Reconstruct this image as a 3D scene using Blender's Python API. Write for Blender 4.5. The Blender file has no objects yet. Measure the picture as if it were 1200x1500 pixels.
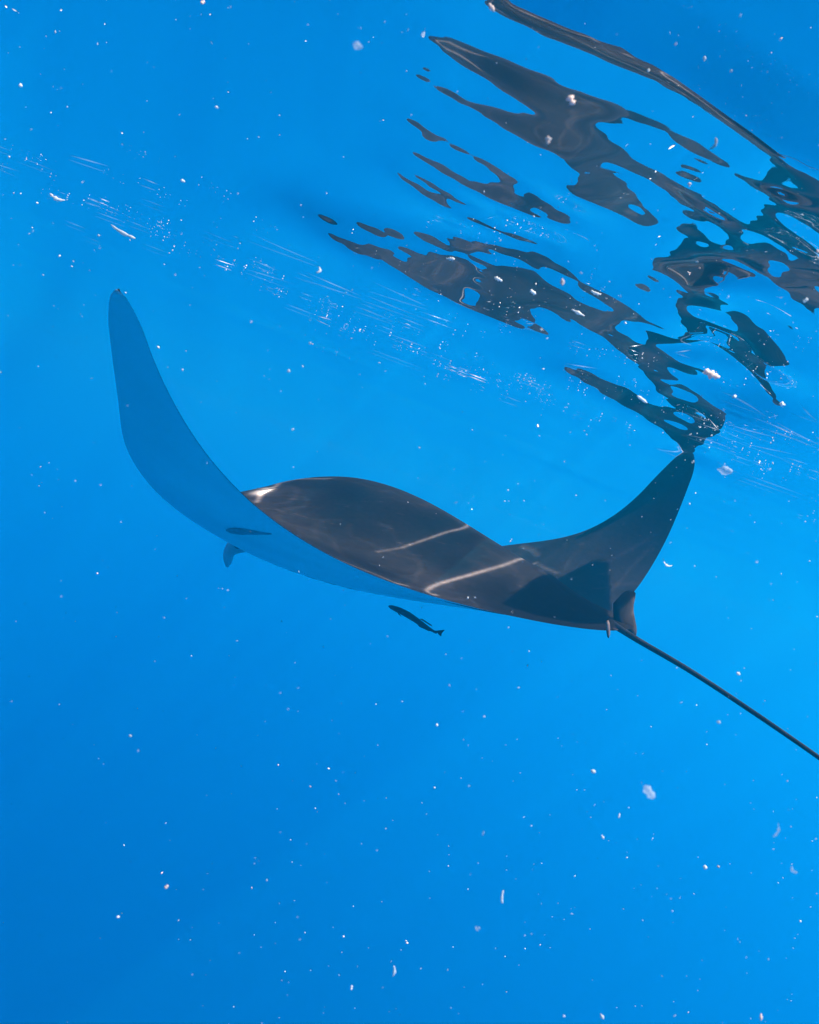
import bpy, bmesh, math, random
import numpy as np
from mathutils import Vector, Matrix
from mathutils.bvhtree import BVHTree

sc = bpy.context.scene
COL = sc.collection
rng = np.random.default_rng(7)
random.seed(7)

# ------------------------------------------------------------------ camera
# the water surface is the plane z = 0; the camera hangs about half a metre below it, looking along +Y, rolled 21.5 degrees
DEPTH = 0.516
FPX, PW, PH = 1100.0, 1200.0, 1500.0
ROLL = math.radians(21.5)
HOR = 40.0
PIT = math.atan(HOR / FPX)
FW = np.array([0, math.cos(PIT), -math.sin(PIT)])
UP0 = np.array([0, math.sin(PIT), math.cos(PIT)])
CR = math.cos(ROLL) * np.array([1., 0, 0]) + math.sin(ROLL) * UP0
CU = -math.sin(ROLL) * np.array([1., 0, 0]) + math.cos(ROLL) * UP0
CAM = np.array([0, 0, -DEPTH])
cd = bpy.data.cameras.new('camera')
cam = bpy.data.objects.new('camera', cd)
COL.objects.link(cam)
cam.matrix_world = Matrix(((CR[0], CU[0], -FW[0], CAM[0]), (CR[1], CU[1], -FW[1], CAM[1]),
                           (CR[2], CU[2], -FW[2], CAM[2]), (0, 0, 0, 1)))
cd.sensor_fit = 'VERTICAL'
cd.sensor_height = 24.0
cd.lens = FPX / PH * 24.0
cd.dof.use_dof = True
cd.dof.focus_distance = 2.4
cd.dof.aperture_fstop = 9.0
cd.clip_start = 0.02
cd.clip_end = 400
sc.camera = cam


def ray(px, py):
    d = FW + (px - PW / 2) / FPX * CR + (PH / 2 - py) / FPX * CU
    return d


def at(px, py, Y):                       # the point seen at a pixel, Y metres ahead
    d = ray(px, py)
    return CAM + d * (Y / d[1])


# ------------------------------------------------------------------ world, sun, exposure
SUN_AZ, SUN_EL = 118.0, 60.0              # azimuth from +Y towards +X
az, el = math.radians(SUN_AZ), math.radians(SUN_EL)
SUN = np.array([math.sin(az) * math.cos(el), math.cos(az) * math.cos(el), math.sin(el)])   # towards the sun
w = bpy.data.worlds.new('World')
sc.world = w
w.use_nodes = True
nt = w.node_tree
bg = nt.nodes['Background']
sky = nt.nodes.new('ShaderNodeTexSky')
sky.sky_type = 'NISHITA'
sky.sun_disc = False
sky.sun_elevation = el
sky.sun_rotation = az
bg.inputs['Strength'].default_value = 0.10
nt.links.new(sky.outputs[0], bg.inputs['Color'])
ld = bpy.data.lights.new('sun', 'SUN')
ld.energy = 4.5
ld.angle = math.radians(0.5)
ld.color = (1.0, 0.95, 0.88)
so = bpy.data.objects.new('sun', ld)
COL.objects.link(so)
so.rotation_euler = Vector(SUN).to_track_quat('Z', 'Y').to_euler()
so.location = (3, 1, 6)
vs = sc.view_settings
vs.view_transform = 'Standard'
vs.look = 'None'
vs.gamma = 1
vs.use_curve_mapping = False
vs.exposure = 1.1
sc.cycles.use_denoising = True
sc.cycles.use_adaptive_sampling = True
sc.cycles.adaptive_threshold = 0.02
sc.cycles.volume_bounces = 3
sc.cycles.max_bounces = 8
sc.cycles.transparent_max_bounces = 16
sc.cycles.caustics_reflective = False


# ------------------------------------------------------------------ helpers
def link(name, me, mat=None, parent=None):
    o = bpy.data.objects.new(name, me)
    COL.objects.link(o)
    if mat is not None:
        for m in (mat if isinstance(mat, (list, tuple)) else [mat]):
            me.materials.append(m)
    if parent is not None:
        o.parent = parent
        o.matrix_parent_inverse = Matrix.Translation(-Vector(parent.location))
    return o


def mesh_np(name, V, faces, smooth=True):
    me = bpy.data.meshes.new(name)
    me.from_pydata([tuple(map(float, v)) for v in V], [], [tuple(map(int, f)) for f in faces])
    me.update()
    if smooth:
        me.polygons.foreach_set('use_smooth', np.ones(len(me.polygons), bool))
    return me


def tag(o, label=None, cat=None, group=None, kind=None):
    if label:
        o['label'] = label
    if cat:
        o['category'] = cat
    if group:
        o['group'] = group
    if kind:
        o['kind'] = kind
    return o


def mat_new(name):
    m = bpy.data.materials.new(name)
    m.use_nodes = True
    n = m.node_tree
    for x in list(n.nodes):
        if x.type != 'OUTPUT_MATERIAL':
            n.nodes.remove(x)
    return m, n, n.nodes['Material Output']


def noise_mat(name, c0, c1, scale=8, rough=0.6, spec=0.3, bump=0.0, detail=4, trans=0.0, glow=False):
    m, n, out = mat_new(name)
    b = n.nodes.new('ShaderNodeBsdfPrincipled')
    t = n.nodes.new('ShaderNodeTexNoise')
    t.inputs['Scale'].default_value = scale
    t.inputs['Detail'].default_value = detail
    tc = n.nodes.new('ShaderNodeTexCoord')
    n.links.new(tc.outputs['Object'], t.inputs['Vector'])
    r = n.nodes.new('ShaderNodeValToRGB')
    r.color_ramp.elements[0].position = .3
    r.color_ramp.elements[1].position = .7
    r.color_ramp.elements[0].color = (*c0, 1)
    r.color_ramp.elements[1].color = (*c1, 1)
    n.links.new(t.outputs['Fac'], r.inputs['Fac'])
    n.links.new(r.outputs['Color'], b.inputs['Base Color'])
    b.inputs['Roughness'].default_value = rough
    b.inputs['Specular IOR Level'].default_value = spec
    if bump:
        bp = n.nodes.new('ShaderNodeBump')
        bp.inputs['Strength'].default_value = bump
        bp.inputs['Distance'].default_value = .004
        n.links.new(t.outputs['Fac'], bp.inputs['Height'])
        n.links.new(bp.outputs['Normal'], b.inputs['Normal'])
    if glow:
        tl_ = n.nodes.new('ShaderNodeBsdfTranslucent')
        n.links.new(r.outputs['Color'], tl_.inputs['Color'])
        ms = n.nodes.new('ShaderNodeMixShader')
        ms.inputs['Fac'].default_value = .3
        n.links.new(b.outputs[0], ms.inputs[1])
        n.links.new(tl_.outputs[0], ms.inputs[2])
        b = ms
    if trans:
        mx = n.nodes.new('ShaderNodeMixShader')
        tr = n.nodes.new('ShaderNodeBsdfTransparent')
        mx.inputs['Fac'].default_value = trans
        n.links.new(b.outputs[0], mx.inputs[1])
        n.links.new(tr.outputs[0], mx.inputs[2])
        n.links.new(mx.outputs[0], out.inputs['Surface'])
    else:
        n.links.new(b.outputs[0], out.inputs['Surface'])
    return m


def tube(path, radii, nseg=10, flat=None):
    """Swept tube along path; radii per point; flat = (direction, factor) squashes the section."""
    V, Fc = [], []
    path = [np.array(p, float) for p in path]
    N = len(path)
    ref = None
    for i, p in enumerate(path):
        t = path[min(i + 1, N - 1)] - path[max(i - 1, 0)]
        t /= np.linalg.norm(t)
        if flat is not None:
            u = np.array(flat[0], float)
        else:
            u = np.array([0, 0, 1.]) if ref is None else ref
        u = u - t * (u @ t)
        u /= np.linalg.norm(u)
        ref = u
        v = np.cross(t, u)
        k = flat[1] if flat is not None else 1.0
        for j in range(nseg):
            a = 2 * math.pi * j / nseg
            V.append(p + radii[i] * (math.cos(a) * v + k * math.sin(a) * u))
    for i in range(N - 1):
        for j in range(nseg):
            a, b = i * nseg + j, i * nseg + (j + 1) % nseg
            Fc.append((a, b, b + nseg, a + nseg))
    V.append(path[0]); V.append(path[-1])
    c0, c1 = len(V) - 2, len(V) - 1
    for j in range(nseg):
        Fc.append((c0, (j + 1) % nseg, j))
        Fc.append((c1, (N - 1) * nseg + j, (N - 1) * nseg + (j + 1) % nseg))
    return V, Fc


def smoothline(pts, n):
    pts = np.array(pts, float)
    P = np.vstack([2 * pts[0] - pts[1], pts, 2 * pts[-1] - pts[-2]])
    out = []
    for k in np.linspace(0, len(pts) - 1, n):
        i = min(int(k), len(pts) - 2)
        t = k - i
        a, b, c, d = P[i], P[i + 1], P[i + 2], P[i + 3]
        out.append(.5 * (2 * b + (c - a) * t + (2 * a - 5 * b + 4 * c - d) * t * t + (3 * b - a - 3 * c + d) * t ** 3))
    return np.array(out)


# ------------------------------------------------------------------ haze: the body of sea water
def box(name, lo, hi):
    V = [(x, y, z) for x in (lo[0], hi[0]) for y in (lo[1], hi[1]) for z in (lo[2], hi[2])]
    Fc = [(0, 1, 3, 2), (4, 6, 7, 5), (0, 4, 5, 1), (2, 3, 7, 6), (0, 2, 6, 4), (1, 5, 7, 3)]
    return mesh_np(name, V, Fc, False)


hm, hn, hout = mat_new('sea_water_volume')
pv = hn.nodes.new('ShaderNodeVolumePrincipled')
pv.inputs['Color'].default_value = (0.004, 0.56, 0.952, 1)
pv.inputs['Absorption Color'].default_value = (0, 0, 0, 1)
pv.inputs['Density'].default_value = 0.062
pv.inputs['Anisotropy'].default_value = 0.45
hn.links.new(pv.outputs[0], hout.inputs['Volume'])
haze = link('haze', box('haze', (-90, -90, -70), (90, 90, .2)), hm)
tag(haze, 'clear blue sea water filling the whole scene', 'water', kind='stuff')

# ------------------------------------------------------------------ manta ray
# half span 1 unit: planform leading / trailing edge against span, wing bend and twist per side, pose
PS = np.array([0, .06, .14, .25, .40, .55, .70, .83, .93, 1.0])
PLE = np.array([.47, .47, .45, .41, .345, .255, .12, -.05, -.19, -.30])
PTE = np.array([-.505, -.485, -.425, -.345, -.27, -.235, -.235, -.27, -.325, -.385])
KN = np.array([0, .3, .65, 1.0])
MQ = np.array([0.0848, 2.4856, -0.29, 0.9017, -0.1886, -0.1877, 1.5088, 0.1265, 0.2575, 0.5398, 1.0168, 0.1289, 0.1686, 0.0665, -0.2651, 0.495, 2.3833, -0.0729, 0.7383])


def cr(xs, ys, x):
    m = np.gradient(ys, xs)
    i = np.clip(np.searchsorted(xs, x) - 1, 0, len(xs) - 2)
    h = xs[i + 1] - xs[i]
    t = (x - xs[i]) / h
    return ((2 * t ** 3 - 3 * t * t + 1) * ys[i] + (t ** 3 - 2 * t * t + t) * h * m[i]
            + (-2 * t ** 3 + 3 * t * t) * ys[i + 1] + (t ** 3 - t * t) * h * m[i + 1])



def edges(a_):
    """leading and trailing edge at span a_, with a rounded tip"""
    le, te = cr(PS, PLE, a_), cr(PS, PTE, a_)
    k = np.clip((a_ - .955) / .045, 0, 1)
    m, h = (le + te) / 2, (le - te) / 2 * np.sqrt(np.clip(1 - k * k, 0, 1)) + .002
    return m + h, m - h


def rotm(y, p, r):
    cy, sy, cp, sp, c, s = math.cos(y), math.sin(y), math.cos(p), math.sin(p), math.cos(r), math.sin(r)
    return (np.array([[cy, -sy, 0], [sy, cy, 0], [0, 0, 1]]) @ np.array([[1, 0, 0], [0, cp, -sp], [0, sp, cp]])
            @ np.array([[c, 0, s], [0, 1, 0], [-s, 0, c]]))


MR = rotm(*MQ[3:6])


def body_to_world(p):
    return MQ[6] * (np.asarray(p, float) @ MR.T) + MQ[:3] + CAM


def wing_point(s, yv, off):
    """signed span s, forward coordinate yv, offset off along the local normal (all arrays) -> world"""
    s = np.asarray(s, float); yv = np.asarray(yv, float); off = np.asarray(off, float)
    out = np.zeros(s.shape + (3,))
    for sd in (-1, 1):
        k = (s < 0) if sd < 0 else (s >= 0)
        a_ = np.abs(s[k])
        th, tw = (MQ[7:11], MQ[11:13]) if sd < 0 else (MQ[13:17], MQ[17:19])
        ss = np.linspace(0, 1, 401)
        an = cr(KN, th, ss)
        # the two halves meet in a rounded keel instead of a crease
        an = an * np.clip(ss / .16, 0, 1) ** .8
        dx, dz, ds = np.cos(an), np.sin(an), ss[1]
        X = np.concatenate([[0], np.cumsum((dx[1:] + dx[:-1]) / 2 * ds)])
        Z = np.concatenate([[0], np.cumsum((dz[1:] + dz[:-1]) / 2 * ds)])
        x, z, ang = np.interp(a_, ss, X), np.interp(a_, ss, Z), np.interp(a_, ss, an)
        t = tw[0] * a_ + tw[1] * a_ * a_
        n = np.stack([-sd * np.sin(ang), 0 * ang, np.cos(ang)], -1)
        yy = np.zeros_like(n); yy[..., 1] = 1
        dy = yv[k] + .1
        ch = yy * np.cos(t)[..., None] + n * np.sin(t)[..., None]
        nn = n * np.cos(t)[..., None] - yy * np.sin(t)[..., None]
        base = np.stack([sd * x, -.1 + 0 * x, z], -1)
        out[k] = base + ch * dy[..., None] + nn * off[k][..., None]
    return body_to_world(out)


BULGE_TOP = (0.1748, 0.2816, 0.4816, 0.3158)      # height, place along the chord, length, width
BULGE_LOW = (0.0258, 0.3509, 0.3773, 0.2398)


def half_thick(s, t, top):
    a_ = np.abs(s)
    prof = np.sqrt(np.clip(t, 0, 1)) * (1 - t) * 2.0 * (1 - .15 * t) + .07 * np.sqrt(np.clip(t * (1 - t), 0, 1))
    wing = .030 * (1 - a_) ** 1.1 + .0035
    h_, tc_, tw_, lw_ = BULGE_TOP if top else BULGE_LOW
    lump = np.exp(-(a_ / (lw_ * (1 - .6 * t * t))) ** 2)
    fr = np.clip(t / .10, 0, 1) ** .5
    return wing * prof + lump * fr * np.exp(-((t - tc_) / tw_) ** 2) * h_ * np.clip((1 - t) / .18, 0, 1)


NS, NT = 180, 64
sv = np.sin(np.linspace(-1, 1, NS + 1) * math.pi / 2) * .55 + np.linspace(-1, 1, NS + 1) * .45
tv = (1 - np.cos(np.linspace(0, 1, NT + 1) * math.pi)) / 2
SS, TT = np.meshgrid(sv, tv, indexing='ij')
yle, yte = edges(np.abs(SS))
YY = yle + (yte - yle) * TT
top = wing_point(SS, YY, half_thick(SS, TT, True))
bot = wing_point(SS, YY, -half_thick(SS, TT, False))
nv = (NS + 1) * (NT + 1)
V = np.concatenate([top.reshape(-1, 3), bot.reshape(-1, 3)])
Fc, ven = [], []
idx = np.arange(nv).reshape(NS + 1, NT + 1)
for i in range(NS):
    for j in range(NT):
        a, b, c, d = idx[i, j], idx[i + 1, j], idx[i + 1, j + 1], idx[i, j + 1]
        Fc.append((a, d, c, b)); Fc.append((a + nv, b + nv, c + nv, d + nv))
for i in range(NS):                       # close the rims
    for j in (0, NT):
        a, b = idx[i, j], idx[i + 1, j]
        Fc.append((a, b, b + nv, a + nv) if j == 0 else (b, a, a + nv, b + nv))
for i, fl in ((0, 0), (NS, 1)):
    for j in range(NT):
        a, b = idx[i, j], idx[i, j + 1]
        Fc.append((b, a, a + nv, b + nv) if fl == 0 else (a, b, b + nv, a + nv))
me = mesh_np('body', V, Fc)
at_v = me.attributes.new('ventral', 'FLOAT', 'POINT')
vent = np.concatenate([np.zeros(nv), np.ones(nv)])
# dark edge that the upper colour leaves round the white underside
r_on = np.where(np.abs(SS.ravel()) < .22, .80, .97)
rim = np.clip((TT.ravel() - r_on) / .03, 0, 1)
vent[nv:] = 1 - .65 * rim
at_v.data.foreach_set('value', vent.astype(np.float32))
at_s = me.attributes.new('span', 'FLOAT', 'POINT')
at_s.data.foreach_set('value', np.concatenate([SS.ravel()] * 2).astype(np.float32))
at_t = me.attributes.new('chord', 'FLOAT', 'POINT')
at_t.data.foreach_set('value', np.concatenate([TT.ravel()] * 2).astype(np.float32))
# white shoulder bands either side of the head
pa = np.exp(-(((np.abs(SS) - .255) / .034) ** 2 + ((TT - .185 - .5 * (np.abs(SS) - .255)) / .026) ** 2) ** 1.2)
at_p = me.attributes.new('shoulder', 'FLOAT', 'POINT')
at_p.data.foreach_set('value', np.concatenate([pa.ravel(), pa.ravel() * 0]).astype(np.float32))


def skin_material():
    m, n, out = mat_new('manta_skin')
    L = n.links.new
    b = n.nodes.new('ShaderNodeBsdfPrincipled')
    tc = n.nodes.new('ShaderNodeTexCoord')

    def attr(nm):
        a_ = n.nodes.new('ShaderNodeAttribute'); a_.attribute_name = nm
        return a_.outputs['Fac']

    def noise(sc_, det):
        t = n.nodes.new('ShaderNodeTexNoise'); t.inputs['Scale'].default_value = sc_
        t.inputs['Detail'].default_value = det
        L(tc.outputs['Object'], t.inputs['Vector'])
        return t.outputs['Fac']

    def ramp(f, stops):
        r = n.nodes.new('ShaderNodeValToRGB')
        el_ = r.color_ramp.elements
        while len(el_) < len(stops):
            el_.new(.5)
        for e, (p, c) in zip(el_, stops):
            e.position = p; e.color = (*c, 1)
        L(f, r.inputs['Fac'])
        return r.outputs['Color']

    def mix(f, a_, b_):
        x = n.nodes.new('ShaderNodeMix'); x.data_type = 'RGBA'
        L(f, x.inputs[0]); L(a_, x.inputs[6]); L(b_, x.inputs[7])
        return x.outputs[2]
    n1, n2 = noise(3.0, 5), noise(55, 3)
    dors = ramp(n1, [(.3, (.007, .0055, .0053)), (.5, (.013, .0102, .0098)), (.72, (.026, .0195, .018))])
    fine = ramp(n2, [(.35, (.8, .8, .8)), (.7, (1.15, 1.15, 1.15))])
    mm = n.nodes.new('ShaderNodeMix'); mm.data_type = 'RGBA'; mm.blend_type = 'MULTIPLY'
    mm.inputs[0].default_value = 1
    L(dors, mm.inputs[6]); L(fine, mm.inputs[7])
    sc_n = n.nodes.new('ShaderNodeTexNoise'); sc_n.inputs['Scale'].default_value = 9; sc_n.inputs['Detail'].default_value = 8
    sc_n.inputs['Roughness'].default_value = .75
    mp = n.nodes.new('ShaderNodeMapping'); mp.inputs['Scale'].default_value = (1.0, 3.5, 1.0)
    L(tc.outputs['Object'], mp.inputs['Vector']); L(mp.outputs[0], sc_n.inputs['Vector'])
    scuff = ramp(sc_n.outputs['Fac'], [(.60, (0, 0, 0)), (.72, (.45, .45, .45))])
    pale_c = n.nodes.new('ShaderNodeRGB'); pale_c.outputs[0].default_value = (.085, .066, .058, 1)
    dorsal = mix(scuff, mm.outputs[2], pale_c.outputs[0])
    belly = ramp(noise(2.2, 4), [(.3, (.70, .71, .72)), (.7, (.84, .84, .84))])
    patch = ramp(noise(14, 4), [(.3, (.20, .15, .13)), (.7, (.62, .52, .46))])
    sh = n.nodes.new('ShaderNodeMath'); sh.operation = 'MULTIPLY'; sh.use_clamp = True
    L(attr('shoulder'), sh.inputs[0]); sh.inputs[1].default_value = 1.0
    d2 = mix(sh.outputs[0], dorsal, patch)
    vr = n.nodes.new('ShaderNodeMapRange'); vr.inputs[1].default_value = .35; vr.inputs[2].default_value = .65
    L(attr('ventral'), vr.inputs[0])
    L(mix(vr.outputs[0], d2, belly), b.inputs['Base Color'])
    b.inputs['Roughness'].default_value = .7
    b.inputs['Specular IOR Level'].default_value = .05
    bp = n.nodes.new('ShaderNodeBump'); bp.inputs['Strength'].default_value = .25
    bp.inputs['Distance'].default_value = .003
    L(n2, bp.inputs['Height']); L(bp.outputs['Normal'], b.inputs['Normal'])
    L(b.outputs[0], out.inputs['Surface'])
    return m


SKIN = skin_material()
DARK = noise_mat('dark_skin', (.018, .016, .018), (.035, .030, .030), 20, .55, .2, .2)
PALE = noise_mat('pale_skin', (.40, .41, .42), (.55, .56, .57), 9, .55, .2, .1)
PALE2 = noise_mat('mouth_skin', (.26, .27, .29), (.36, .37, .39), 20, .6, .1)
centre = body_to_world([0, 0, 0])
manta = bpy.data.objects.new('manta_ray', None)
manta.location = Vector(centre)
COL.objects.link(manta)
tag(manta, 'large dark manta ray gliding under the surface with wings raised and a whip tail', 'manta ray')
body = link('body', me, SKIN, manta)
BV = V.copy()


def top_at(s, t, lift=0.0):
    s = np.atleast_1d(float(s)); t = np.atleast_1d(float(t))
    a_, b_ = edges(np.abs(s))
    return wing_point(s, a_ + (b_ - a_) * t, half_thick(s, t, True) + lift)[0]


def bot_at(s, t, lift=0.0):
    s = np.atleast_1d(float(s)); t = np.atleast_1d(float(t))
    a_, b_ = edges(np.abs(s))
    return wing_point(s, a_ + (b_ - a_) * t, -half_thick(s, t, False) - lift)[0]


# whip tail
tb = wing_point(np.array([0.0]), np.array([-.47]), np.array([0.0]))[0]
tp = [tb, at(935, 938, 1.90), at(1010, 982, 1.72), at(1100, 1041, 1.52), at(1200, 1110, 1.33), at(1330, 1205, 1.12),
      at(1480, 1330, .95)]
tp = smoothline(tp, 48)
rad = [.0098 * (1 - .82 * (i / 47) ** .55) + .0007 for i in range(48)]
Vt, Ft = tube(tp, rad, 10)
link('tail', mesh_np('tail', Vt, Ft), DARK, manta)
upv = MR @ np.array([0, 0, 1.])
bk = MR @ np.array([0, -1., 0])
sdv = MR @ np.array([1., 0, 0])


def plate(name, pts, thick, nrm, mat, parent):
    """a thin fin: the outline, bulged in the middle, on both sides of its plane"""
    n_ = len(pts)
    c_ = sum(pts) / n_
    V_ = list(pts) + [c_ + (p - c_) * .55 + nrm * thick for p in pts] + [c_ + (p - c_) * .55 - nrm * thick for p in pts]
    F_ = [tuple(range(n_, 2 * n_)), tuple(range(3 * n_ - 1, 2 * n_ - 1, -1))]
    for k in range(n_):
        j = (k + 1) % n_
        F_ += [(k, j, n_ + j, n_ + k), (j, k, 2 * n_ + k, 2 * n_ + j)]
    return link(name, mesh_np(name, V_, F_), mat, parent)


TAN = noise_mat('tan_skin', (.16, .10, .085), (.34, .24, .21), 40, .6, .1)
GREY = noise_mat('grey_skin', (.045, .034, .030), (.075, .056, .050), 20, .7, .05)
# small upright dorsal fin and the rounded pelvic fins at the tail root
o_ = smoothline([at(x_, y_, 1.97) for x_, y_ in ((888, 910), (892, 909), (894, 921), (893, 933), (890, 934), (888, 922), (888, 910))], 14)[:-1]
link_fin = plate('dorsal_fin', list(o_), .0025, -FW, TAN, manta)
o_ = smoothline([at(x_, y_, 2.06) for x_, y_ in ((898, 884), (916, 866), (931, 868), (928, 892), (933, 922), (929, 934), (914, 930), (900, 912), (898, 884))], 24)[:-1]
plate('pelvic_fin', list(o_), .006, -FW, GREY, manta)
p0 = wing_point(np.array([-.035]), np.array([-.465]), np.array([.0]))[0]
Vp, Fp = tube(smoothline([p0 - bk * .04, p0 + bk * .01, p0 + bk * .03, p0 + bk * .045], 10),
              [.004 + .008 * math.sin(math.pi * (.15 + .8 * k / 9)) for k in range(10)], 10, (upv, .3))
link('pelvic_fin', mesh_np('pelvic_fin', Vp, Fp), GREY, manta)
# cephalic fins: paddles that hang forward and down from the corners of the mouth
fwv = MR @ np.array([0, 1., 0])
for sd in (-1, 1):
    p0 = wing_point(np.array([.135 * sd]), np.array([.43]), np.array([-.01]))[0]
    pth = [p0 - fwv * .04, p0 + fwv * .03 - upv * .02, p0 + fwv * .07 - upv * .055 - sdv * sd * .015,
           p0 + fwv * .085 - upv * .08 - sdv * sd * .025, p0 + fwv * .09 - upv * .105 - sdv * sd * .03]
    rr = [.026, .030, .032, .026, .008]
    N = 16
    Vc, Fcc = tube(smoothline(pth, N), list(np.interp(np.linspace(0, 4, N), range(5), rr)), 12, (sdv, .28))
    link('cephalic_fin', mesh_np('cephalic_fin', Vc, Fcc), PALE, manta)
    # eyes on the outer sides of the head
    e0 = bot_at(.155 * sd, .05, -.006)
    bm = bmesh.new()
    bmesh.ops.create_uvsphere(bm, u_segments=12, v_segments=8, radius=.018)
    em = bpy.data.meshes.new('eye'); bm.to_mesh(em); bm.free()
    em.transform(Matrix.Translation(Vector(e0)))
    link('eye', em, DARK, manta)
    # gill slits under the body
    for g in range(5):
        t0 = .17 + .055 * g
        pts = [bot_at((.055 + .022 * k - .004 * g) * sd, t0 + .006 * math.sin(k / 4 * math.pi), -.0012) for k in range(5)]
        Vg, Fg = tube(pts, [.0012, .0028, .0032, .0028, .0012], 6)
        link('gill_slit', mesh_np('gill_slit', Vg, Fg), DARK, manta)
BVH_M = BVHTree.FromPolygons([tuple(v) for v in V], [tuple(int(k) for k in f) for f in Fc])

# dark mouth slit at the root of the wing, under the head
pts = []
for qx in np.linspace(333, 398, 9):
    d_ = ray(qx, 779 + 3 * math.sin(qx * .05)); d_ = d_ / np.linalg.norm(d_)
    h_ = BVH_M.ray_cast(Vector(CAM), Vector(d_), 9)[0]
    if h_ is not None:
        pts.append(np.array(h_) + d_ * .002)
Vg, Fg = tube(pts, list(.0135 * np.interp(np.linspace(0, 1, len(pts)), [0, .15, .35, 1], [.3, .9, 1, .15])), 8)
link('mouth', mesh_np('mouth', Vg, Fg), PALE2, manta)

# ------------------------------------------------------------------ water surface
# a real height field; its slopes are solved so that the mirrored animal breaks into the bands that the photograph shows
DARKS = [
    [(701, 0), (736, 5), (795, 32), (859, 56), (923, 83), (976, 109), (1029, 144), (1083, 184), (1125, 211), (1168, 237), (1200, 256),
     (1260, 290), (1260, 350), (1200, 315), (1157, 296), (1115, 275), (1072, 253), (1029, 227), (987, 203), (944, 181), (907, 173), (883, 179),
     (877, 189), (891, 205), (923, 227), (965, 253), (1008, 280), (1051, 307), (1093, 333), (1147, 363), (1200, 387), (1260, 420), (1260, 440),
     (1200, 410), (1147, 389), (1115, 370), (1072, 341), (1029, 311), (987, 284), (944, 258), (901, 240), (885, 243), (907, 261), (933, 285),
     (955, 309), (975, 331), (944, 325), (907, 317), (869, 304), (837, 288), (819, 272), (843, 267), (840, 251), (821, 229), (784, 211),
     (741, 189), (699, 165), (656, 141), (624, 123), (592, 104), (629, 115), (667, 136), (709, 155), (752, 168), (781, 170), (779, 157),
     (757, 144), (715, 117), (677, 96), (651, 75), (627, 51), (651, 56), (699, 72), (752, 93), (805, 117), (859, 141), (901, 152),
     (944, 168), (987, 189), (1040, 224), (1083, 251), (1125, 272), (1163, 283), (1176, 280), (1173, 261), (1136, 227), (1093, 200),
     (1040, 160), (987, 128), (933, 104), (880, 80), (816, 56), (763, 32), (720, 11)],
    [(593, 169), (622, 187), (658, 205), (699, 230), (744, 252), (780, 275), (816, 302), (843, 318), (834, 330), (807, 327), (771, 317),
     (735, 304), (699, 284), (663, 263), (627, 243), (595, 216), (627, 232), (663, 252), (699, 268), (735, 270), (737, 263), (712, 245),
     (685, 227), (645, 209), (613, 194)],
    [(560, 236), (600, 262), (645, 290), (690, 314), (735, 335), (790, 352), (838, 360), (789, 361), (735, 346), (690, 327), (645, 303),
     (600, 276)],
    [(564, 221), (600, 248), (645, 272), (681, 295), (726, 317), (771, 340), (726, 322), (681, 303), (640, 280), (600, 256)],
    [(433, 311), (487, 317), (537, 329), (600, 338), (672, 344), (735, 358), (789, 369), (825, 392), (870, 421), (915, 448), (951, 475),
     (906, 475), (934, 499), (969, 524), (990, 552), (1025, 576), (1074, 610), (1046, 622), (1011, 580), (976, 556), (948, 536),
     (913, 515), (878, 493), (850, 477), (825, 470), (807, 452), (780, 457), (793, 475), (816, 497), (780, 488), (735, 475), (690, 457),
     (645, 434), (618, 421), (591, 400), (546, 385), (510, 367), (483, 353), (469, 338), (510, 349), (528, 358), (577, 367), (600, 360),
     (654, 374), (708, 380), (762, 394), (807, 412), (843, 439), (888, 457), (897, 448), (852, 421), (807, 394), (753, 376), (690, 371),
     (618, 358), (564, 344), (510, 333), (447, 317)],
    [(815, 536), (843, 538), (885, 550), (920, 568), (955, 590), (990, 608), (1018, 612), (1046, 629), (1025, 650), (997, 643), (976, 625),
     (941, 612), (906, 594), (871, 573), (836, 552)],
    [(955, 388), (1004, 382), (1011, 370), (1046, 368), (1074, 370), (1081, 360), (1102, 366), (1133, 386), (1172, 405), (1200, 430),
     (1250, 470), (1186, 443), (1151, 430), (1109, 414), (1070, 408), (1055, 415), (1060, 433), (1088, 458), (1116, 482), (1140, 510),
     (1170, 541), (1130, 538), (1102, 510), (1074, 478), (1046, 454), (1011, 422), (976, 400)],
]


def ab_of(px, py):
    dx, dy = px - 600, 750 - py
    return dx * math.cos(ROLL) - dy * math.sin(ROLL), dx * math.sin(ROLL) + dy * math.cos(ROLL)


def px_of(a_, b_):
    dx = a_ * math.cos(ROLL) + b_ * math.sin(ROLL)
    dy = -a_ * math.sin(ROLL) + b_ * math.cos(ROLL)
    return 600 + dx, 750 - dy


def signed_dist(px, py):
    best = np.full(px.shape, 1e9)
    inside = np.zeros(px.shape, bool)
    for poly in DARKS:
        P = np.array(poly, float)
        Q = np.roll(P, -1, 0)
        ins = np.zeros(px.shape, bool)
        for (x0, y0), (x1, y1) in zip(P, Q):
            ex, ey = x1 - x0, y1 - y0
            t = np.clip(((px - x0) * ex + (py - y0) * ey) / (ex * ex + ey * ey + 1e-9), 0, 1)
            best = np.minimum(best, (px - x0 - t * ex) ** 2 + (py - y0 - t * ey) ** 2)
            c = ((y0 > py) != (y1 > py))
            with np.errstate(divide='ignore', invalid='ignore'):
                xi = x0 + (py - y0) * ex / (ey if ey != 0 else 1e-9)
            ins ^= c & (px < xi)
        inside |= ins
    d = np.sqrt(best)
    return np.where(inside, d, -d)


# solver grid: a = lateral pixel, b = pixel height over the horizon-parallel centre line (both only index directions)
A0, A1, NA = -900., 800., 341
B_LO, B_HI, NB = 190., 1040., 341
av = np.linspace(A0, A1, NA)
bv = np.linspace(B_LO, B_HI, NB)
AA, BB = np.meshgrid(av, bv, indexing='ij')
PX, PY = px_of(AA, BB)


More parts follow.
